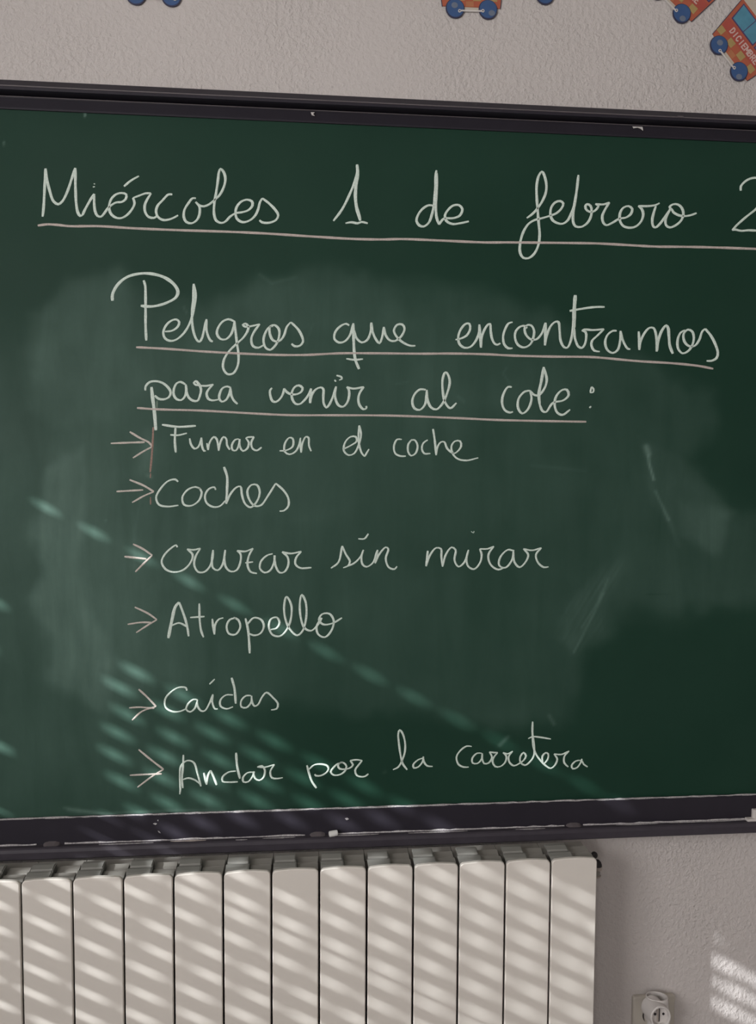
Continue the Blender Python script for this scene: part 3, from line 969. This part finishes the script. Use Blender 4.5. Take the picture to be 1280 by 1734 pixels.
# ---------------------------------------------------------------- stick of chalk on the ledge
a = P(557, 1411, YR - 0.006)
b = P(571.5, 1408, YR - 0.004)
zc_ = zr0 + 0.0052
A = Vector((a.x, YR - 0.0100, zc_ - 0.0006))
B = Vector((b.x, YR - 0.0075, zc_ + 0.0004))
d = (B - A)
L = d.length
st = MB().lathe([(.0040, 0), (.0052, .0010), (.0054, L * .5), (.0050, L - .001), (.0040, L)], A, d, 20).build('chalk_stick', MSTK, None, smooth=False)
tag(st, 'short worn stub of white chalk lying on the dark ledge under the board', 'chalk')

# ---------------------------------------------------------------- radiator
YF = -0.125
TS = [(34.1, 1498), (121.5, 1496), (207.8, 1492.5), (293, 1488), (377, 1484), (459, 1480), (540.2, 1477), (621, 1474), (700, 1471), (776.9, 1468), (856, 1465), (933, 1461.7), (1008, 1465)]
XS = [P(u + 0.4, v, YF).x for u, v in TS]
XS[-1] = P(1007.2, 1600, YF).x + 0.0025
XS = [XS[0] - 0.0815 * k_ for k_ in (3, 2, 1)] + XS
ZT = P(498, 1474, YF).z
ZBOT = ZT - 0.575
rad = thing('radiator', 'cream sectional wall radiator with flat upright fins under the chalkboard', 'radiator', ((XS[0] + XS[-1]) / 2, -0.08, ZBOT))


def round_rect(x0, x1, z0, z1, r, arch=0.0):
    pts = []
    n = 5
    for i in range(n + 1):
        t = -pi / 2 + pi / 2 * i / n
        pts.append((x1 - r + r * cos(t), z0 + r + r * sin(t)))
    for i in range(n + 1):
        t = pi / 2 * i / n
        pts.append((x1 - r + r * cos(t), z1 - r + r * sin(t)))
    for i in range(1, 6):
        t = i / 6
        pts.append((x1 - r - (x1 - x0 - 2 * r) * t, z1 + arch * sin(pi * t)))
    for i in range(n + 1):
        t = pi / 2 + pi / 2 * i / n
        pts.append((x0 + r + r * cos(t), z1 - r + r * sin(t)))
    for i in range(n + 1):
        t = pi + pi / 2 * i / n
        pts.append((x0 + r + r * cos(t), z0 + r + r * sin(t)))
    return pts


ident = lambda a_, b_: (a_, b_)


def vane(mb, x0, x1, pts, th, skew=0.0):
    """curved blade between x0 and x1; pts (y, z) from front to back, th thickness, skew shifts the back in x"""
    n = len(pts)
    top, bot = [], []
    y_a, y_b = pts[0][0], pts[-1][0]
    for (y, z) in pts:
        t = (y - y_a) / (y_b - y_a)
        top.append((skew * t, y, z))
        bot.append((skew * t, y, z - th))
    v = []
    for xx in (x0, x1):
        for q in top + bot:
            v.append((xx + q[0], q[1], q[2]))
    m = 2 * n
    f = []
    for i in range(n - 1):
        f.append((i, i + 1, m + i + 1, m + i))
        f.append((n + i, m + n + i, m + n + i + 1, n + i + 1))
        f.append((i, n + i, n + i + 1, i + 1))
        f.append((m + i, m + i + 1, m + n + i + 1, m + n + i))
    f.append((0, m, m + n, n))
    f.append((n - 1, 2 * n - 1, m + 2 * n - 1, m + n - 1))
    mb.add(v, f)


for i in range(len(XS) - 1):
    xa, xb = XS[i], XS[i + 1]
    w = xb - xa
    zt_ = ZT + P(0, 0, YF).z * 0
    # section body: water way behind, with flanks
    body = MB()
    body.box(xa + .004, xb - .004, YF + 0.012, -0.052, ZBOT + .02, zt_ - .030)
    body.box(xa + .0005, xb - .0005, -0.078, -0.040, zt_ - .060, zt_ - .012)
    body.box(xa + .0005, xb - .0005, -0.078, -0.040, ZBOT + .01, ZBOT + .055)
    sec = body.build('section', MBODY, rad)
    fp = MB().prism(round_rect(xa + .0017, xb - .0017, ZBOT, zt_, .0075, .0018), ident, YF + .006, YF, .0014).build('front_panel', MRADI, sec)
    # convection vanes on top: the left half stands higher, the right half is recessed
    z = zt_
    vl = MB()
    vane(vl, xa + .0025, xa + .0025 + w * .47, [(YF + .005, z - .010), (YF + .007, z - .004), (YF + .014, z - .0005), (YF + .024, z + .0010), (YF + .0275, z + .0005)], .004)
    vane(vl, xa + .004, xa + .004 + w * .43, [(YF + .031, z - .004), (YF + .035, z + .0005), (YF + .046, z + .0025), (YF + .053, z + .002)], .004)
    # cheeks that carry the raised blades
    for (ya_, yb_, xx, zz) in ((YF + .008, YF + .0275, xa + .0025 + w * .47, z - .0012), (YF + .034, YF + .053, xa + .004 + w * .43, z + .000)):
        v = [(xx, ya_, zz - .001), (xx, yb_, zz + .0015), (xx, yb_, zz - .022), (xx, ya_, zz - .022),
             (xx + .0018, ya_, zz - .001), (xx + .0018, yb_, zz + .0015), (xx + .0018, yb_, zz - .022), (xx + .0018, ya_, zz - .022)]
        vl.add(v, [(0, 1, 2, 3), (4, 5, 6, 7), (0, 1, 5, 4), (1, 2, 6, 5), (2, 3, 7, 6), (3, 0, 4, 7)])
    vl.build('raised_vane', MVANE, sec)
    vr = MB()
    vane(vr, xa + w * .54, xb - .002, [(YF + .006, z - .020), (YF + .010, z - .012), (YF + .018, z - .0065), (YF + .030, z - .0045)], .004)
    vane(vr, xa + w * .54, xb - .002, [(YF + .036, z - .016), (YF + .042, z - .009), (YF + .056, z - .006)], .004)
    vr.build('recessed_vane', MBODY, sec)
    if i == len(XS) - 2:
        last = sec
# right end fittings
pb = P(1006, 1448, -0.085)
kn = MB().lathe([(.0025, -.0058), (.0048, -.004), (.0060, -.001), (.0060, .002), (.0045, .0046), (.002, .0058)], (pb.x, -0.085, pb.z), (0.1, -1, .3), 12).build('air_vent_knob', MBLACK, rad)
kn['label'] = 'small black knob at the top right corner'
MB().lathe([(.003, 0), (.003, .009)], (pb.x - .009, -0.084, pb.z - .006), (1, 0, .3), 10).build('vent_stem', MBLACK, rad)
xe = XS[-1]
YV = -0.078
pn = P(1011.5, 1466, YV)


def zv(v_):
    return P(1011.5, v_, YV).z


MB().lathe([(.0080, zv(1466) - pn.z), (.0078, zv(1463.5) - pn.z), (.0062, zv(1459.5) - pn.z), (.0030, zv(1456.5) - pn.z), (.001, zv(1456) - pn.z)], pn, (0, 0, 1), 20).build('valve_cap', MBLACK, rad)
nut = MB().lathe([(.0085, 0), (.0085, zv(1471) - pn.z), (.0075, zv(1472) - pn.z), (.0045, zv(1472.5) - pn.z), (.0042, zv(1481) - pn.z), (.0068, zv(1482) - pn.z), (.0062, zv(1484.5) - pn.z), (.002, zv(1487) - pn.z)],
                 pn, (0, 0, 1), 18).build('end_fitting', MNICK, rad)
nut['label'] = 'dull metal fitting on the right side'
MB().lathe([(.0075, -.03), (.0075, .020)], (xe, YV, zv(1476)), (1, 0, 0), 6).build('plug_collar', MBODY, rad)
# lower end plug and pipe down to the floor (below the photograph)
pp = MB().lathe([(.009, 0), (.009, ZBOT + .03)], (xe + .02, -0.06, 0), (0, 0, 1), 16)
pp.build('pipe', MNICK, rad)
MB().lathe([(.012, -.012), (.012, .028)], (xe, -0.06, ZBOT + .033), (1, 0, 0), 16).build('valve', MNICK, rad)

# ---------------------------------------------------------------- wall socket and three-way adapter
pc = P(1104, 1717, 0)
sp = thing('wall_socket', 'pale yellowish square socket plate low on the wall right of the radiator', 'socket', (pc.x, 0, pc.z))
hw = 0.0415
MB().prism(round_rect(pc.x - hw, pc.x + hw, pc.z - hw, pc.z + hw, .004), ident, -0.0005, -0.009, .002).build('plate', MBEIGE, sp)
mb = MB()
n = 14
v, f = [], []
for i in range(n + 1):
    t = radians(145 + 70 * i / n)
    th = .0011 * sin(pi * i / n) + .0001
    for r_, y_ in ((.0222 - th, -.0095), (.0222 + th, -.0095), (.0222 + th, -.0085), (.0222 - th, -.0085)):
        v.append((pc.x + .0015 + r_ * 1.06 * cos(t), y_, pc.z + .005 + r_ * sin(t)))
for i in range(n):
    for j in range(4):
        f.append((4 * i + j, 4 * i + (j + 1) % 4, 4 * i + 4 + (j + 1) % 4, 4 * i + 4 + j))
mb.add(v, f)
mb.build('dark_gap', MBLACK, sp)
YAX = -0.0305
pt = P(1112, 1686.5, YAX)
ad = thing('socket_adapter', 'white three-way plug adapter with round openings plugged into the wall socket', 'adapter', (pt.x, -0.0095, pt.z - .05))
R = 0.0200
up = Vector((0, 0.20, 1)).normalized()
mb = MB()
mb.lathe([(R * .98, -.062), (R, -.058), (R, -.001), (R - .0006, 0), (R - .0018, 0), (R - .0024, -.0006), (R - .0024, -.024), (R - .003, -.0245), (.0002, -.0245)], pt, up, 48, True, True)
vsok = mb.build('vertical_socket', MWP, ad)
q = pt - up * .0240
MB().box(pt.x - .0115, pt.x - .0075, q.y - .010, q.y + .004, q.z, q.z + .0205).build('earth_contact', MBLACK, vsok)
MB().lathe([(.0024, 0), (.0024, .0006)], q + Vector((.004, -.006, 0)), up, 12).build('pin_hole', MBLACK, vsok)
MB().box(pt.x - R * .7, pt.x + R * .7, -0.0100, YAX, pt.z - .056, pt.z - .026).build('plug_body', MWP, ad)
YS = -0.0660
pf = P(1119, 1723, YS)
ax = Vector((0.06, -1, .10)).normalized()
c = Vector((pf.x, YS, pf.z))
mb = MB()
mb.lathe([(R, -.036), (R, -.001), (R - .0008, 0), (R - .0028, 0), (R - .0036, -.0008), (R - .0036, -.0095), (.0002, -.0095)], c, ax, 48, True, True)
fs = mb.build('front_socket', MWP, ad)
side = Vector((0.98, .1, -.10)).normalized()
for sx in (-1, 1):
    q = c - ax * .0093 + side * (.0085 * sx) + Vector((.0015, 0, .001))
    MB().lathe([(.0024, 0), (.0024, .0006)], q, ax, 14).build('pin_hole', MBLACK, fs)
q = c - ax * .0090
MB().box(q.x - .0035, q.x - .0010, q.y - .003, q.y, q.z - .012, q.z + .0140).build('earth_contact', MNICK, fs)
MB().box(q.x - .0010, q.x + .0015, q.y - .002, q.y, q.z - .012, q.z + .0140).build('earth_contact', MBLACK, fs)

# ---------------------------------------------------------------- cardboard train wagons on the wall
MOR = simple('printed_orange_red', (0.42, 0.105, 0.055), 0.55, 0.10, 0, 40)
MRED = simple('printed_red', (0.40, 0.075, 0.055), 0.55, 0.08, 0, 40)
MOS = simple('printed_orange_square', (0.43, 0.165, 0.075), 0.55, 0.10, 0, 60)
MYS = simple('printed_yellow_square', (0.40, 0.28, 0.11), 0.55, 0.14, 0, 60)
MBL = simple('printed_blue_wheel', (0.040, 0.095, 0.235), 0.45, 0.15, 0, 50)
MEDGE = simple('printed_dark_outline', (0.035, 0.035, 0.075), 0.5, 0.1)
MPU = simple('printed_purple_edge', (0.085, 0.045, 0.13), 0.5, 0.1)
MGLS = simple('printed_blue_pane', (0.085, 0.26, 0.36), 0.45, 0.30, 0, 60)
MHUB = simple('printed_grey_hub', (0.15, 0.18, 0.24), 0.5, 0.1)
MCR = simple('printed_cream', (0.53, 0.47, 0.39), 0.55, 0.06, 0, 40)
MTX = simple('printed_pale_letters', (0.60, 0.44, 0.40), 0.55, 0.04, 0, 40)


GLYPH = {'D': '0,0 0,1 .6,1 1,.7 1,.3 .6,0 0,0', 'I': '.5,0 .5,1', 'C': '1,.85 .7,1 .3,1 0,.7 0,.3 .3,0 .7,0 1,.15', 'E': '1,1 0,1 0,0 1,0|0,.52 .8,.52',
         'M': '0,0 0,1 .5,.35 1,1 1,0', 'B': '0,0 0,1 .7,1 .95,.78 .7,.54 0,.54|.7,.54 1,.27 .7,0 0,0', 'R': '0,0 0,1 .7,1 1,.77 .7,.48 0,.48|.5,.48 1,0',
         'N': '0,0 0,1 1,0 1,1', 'O': '.3,0 0,.3 0,.7 .3,1 .7,1 1,.7 1,.3 .7,0 .3,0', 'V': '0,1 .5,0 1,1'}


def wagon(wa, wb, label, hubs, pins, text=None):
    cx, cy = (wa[0] + wb[0]) / 2, (wa[1] + wb[1]) / 2
    c = P(cx, cy, 0)
    e = P(wb[0], wb[1], 0) - P(wa[0], wa[1], 0)
    sc = e.length / 56.5
    ang = math.atan2(e.z, e.x)
    U = Vector((cos(ang), 0, sin(ang)))
    V = Vector((-sin(ang), 0, cos(ang)))

    def T2(u, v):
        q = c + U * (u * sc) + V * (v * sc)
        return (q.x, q.z)
    g_ = thing('train_wagon', label, 'wall decoration', (c.x, -0.0005, c.z), 'cardboard train wagons on the wall')
    # card body, flaring outward towards the top
    body = MB().prism([(-49.5, 4), (49.5, 3), (60, 84), (-61.5, 84)], T2, -0.0004, -0.0018).build('body', MOR, g_)
    MB().prism([(-50.4, 3.6), (-49.3, 3.6), (-61.3, 84), (-62.4, 84)], T2, -0.0004, -0.0021).build('outline', MEDGE, body)
    MB().prism([(49.3, 2.6), (50.2, 2.6), (60.8, 84), (59.8, 84)], T2, -0.0004, -0.0021).build('outline', MEDGE, body)
    MB().prism([(-50.5, 27), (50.5, 26), (53.5, 44), (-53.5, 44)], T2, -0.0017, -0.00205).build('name_band', MRED, body)
    # two rows of alternating squares
    for row, (v0, v1) in enumerate(((4.2, 13.4), (13.8, 26.0))):
        for k_ in range(7):
            u0 = -52.5 + k_ * 13.9 + (0 if row else 1.5)
            m_ = MYS if (row and k_ % 2 == 0) else (MOS if (k_ + row) % 2 else MOR)
            w_ = 13.4 if k_ else 12.5
            MB().prism([(u0 + (13.4 - w_) + (.6 if k_ == 0 else 0), v0), (u0 + 13.4, v0), (u0 + 13.4, v1), (u0 + (13.4 - w_), v1)], T2, -0.0017, -0.0021).build('square', m_, body)
    # windows
    for (ua, ub) in ((-49, 10.5), (13.5, 52)):
        fr = MB().prism([(ua, 47), (ub, 47), (ub + (2 if ub > 20 else 0), 80), (ua - (5 if ua < 0 else 0), 80)], T2, -0.0017, -0.0022).build('window_frame', MPU, body)
        m_ = (ua + ub) / 2 + 1
        lo = 5 if ua < 0 else 0
        MB().prism([(ua + 2, 49), (m_ - .7, 49), (m_ - .7, 78), (ua + 2 - lo, 78)], T2, -0.0021, -0.0025).build('pane', MGLS, fr)
        MB().prism([(m_ + .7, 49), (ub - 2, 49), (ub - 2, 78), (m_ + .7, 78)], T2, -0.0021, -0.0025).build('pane', MGLS, fr)
    # roof above
    MB().prism([(-64, 84), (63, 84), (60, 96), (40, 103), (-40, 103), (-60, 96)], T2, -0.0004, -0.0021).build('roof', MCR, g_)
    MB().prism([(-18, -1), (18, -1), (18, 5.5), (-18, 5.5)], T2, -0.0004, -0.0014).build('axle_bar', MCR, g_)
    for k_, (px_, hb, pn_) in enumerate(zip((wa, wb), hubs, pins)):
        q = P(px_[0], px_[1], 0)

        def circ(r_, ox, oy, n_=26, irr=0.0):
            return [(r_ * cos(2 * pi * j / n_) * (1 + irr * sin(3 * 2 * pi * j / n_)) + ox, r_ * sin(2 * pi * j / n_) + oy) for j in range(n_)]

        def Tw(a_, b_, q=q):
            return (q.x + a_ * sc, q.z + b_ * sc)
        wh = MB().prism(circ(16.2, 0, 0, 26, .012), Tw, -0.0018, -0.0030).build('wheel', MEDGE, g_)
        MB().prism(circ(14.6, .3, .6, 26, .012), Tw, -0.0029, -0.0034).build('wheel_face', MBL, wh)
        MB().prism([(a_ * 1.15, b_) for a_, b_ in circ(4.8, 0, 0, 16)], lambda a_, b_: Tw(a_ + hb[0], b_ - hb[1]), -0.0033, -0.0037).build('hub', MHUB, wh)
        MB().prism(circ(2.7, pn_[0], -pn_[1], 16), Tw, -0.0035, -0.0043).build('pin', MWP, wh)
        MB().prism(circ(1.1, pn_[0], -pn_[1], 12), Tw, -0.0042, -0.0046).build('pin_hole', MEDGE, wh)
    # connecting rod between the pins
    a_ = P(wa[0] + pins[0][0], wa[1] + pins[0][1], 0)
    b_ = P(wb[0] + pins[1][0], wb[1] + pins[1][1], 0)
    dd = (b_ - a_)
    nn = Vector((-dd.z, 0, dd.x)).normalized() * (1.3 * sc)
    a2, b2 = a_ + dd.normalized() * 2.5 * sc, b_ - dd.normalized() * 2.5 * sc
    MB().prism([((a2 + nn).x, (a2 + nn).z), ((b2 + nn).x, (b2 + nn).z), ((b2 - nn).x, (b2 - nn).z), ((a2 - nn).x, (a2 - nn).z)], ident, -0.0034, -0.0042).build('connecting_rod', MWP, g_)
    if text:
        pitch = 74 / len(text)
        for li, ch in enumerate(text):
            wl_ = pitch * (0.24 if ch == 'I' else 0.62 if ch != 'M' else 0.80)
            u0 = -35.5 + pitch * (li + .5) - wl_ / 2
            v0, hl = 30.2, 9.8
            lm = MB()
            kk = 0
            for st_ in GLYPH[ch].split('|'):
                q_ = [tuple(float(c_) for c_ in t_.split(',')) for t_ in st_.split()]
                for (ax_, ay_), (bx_, by_) in zip(q_, q_[1:]):
                    A_ = Vector((u0 + ax_ * wl_, v0 + ay_ * hl))
                    B_ = Vector((u0 + bx_ * wl_, v0 + by_ * hl))
                    D_ = (B_ - A_).normalized() * 0.75
                    N_ = Vector((-D_.y, D_.x)) * 1.4
                    A_ -= D_
                    B_ += D_
                    kk += 1
                    lm.prism([tuple(A_ + N_), tuple(B_ + N_), tuple(B_ - N_), tuple(A_ - N_)], T2, -0.0020, -0.00235 - 0.00003 * kk)
            lm.build('letter', MTX, body)
    return g_


wagon((230.5, -7), (290.5, -4), 'leftmost cardboard train wagon above the board, only two blue wheel bottoms showing', ((6, -1), (6, 2)), ((-1, 5), (6, 4)))
wagon((770, 16), (825.6, 18), 'orange and red cardboard train wagon above the middle of the board, blue wheels level', ((-1, -5), (6.5, 5.5)), ((7.7, 4), (-9, 3)))
wagon((869.5, -28), (922, -7), 'cardboard train wagon mostly above the picture, one blue wheel edge showing', ((3, -4), (0, -6)), ((7, 6), (-6, -1)))
wagon((1112, -15), (1153, 24.5), 'steeply tilted cardboard train wagon next to the last one, only its tail letters showing', ((0, -4), (1.5, 8.5)), ((5, 9), (-10, -4)), 'NOVIEMBRE')
wagon((1216, 78), (1249.8, 122.6), 'cardboard train wagon reading DICIEMBRE at the top right corner', ((1.3, -4), (0, 9)), ((1.5, 9.5), (-9.3, -5.4)), 'DICIEMBRE')
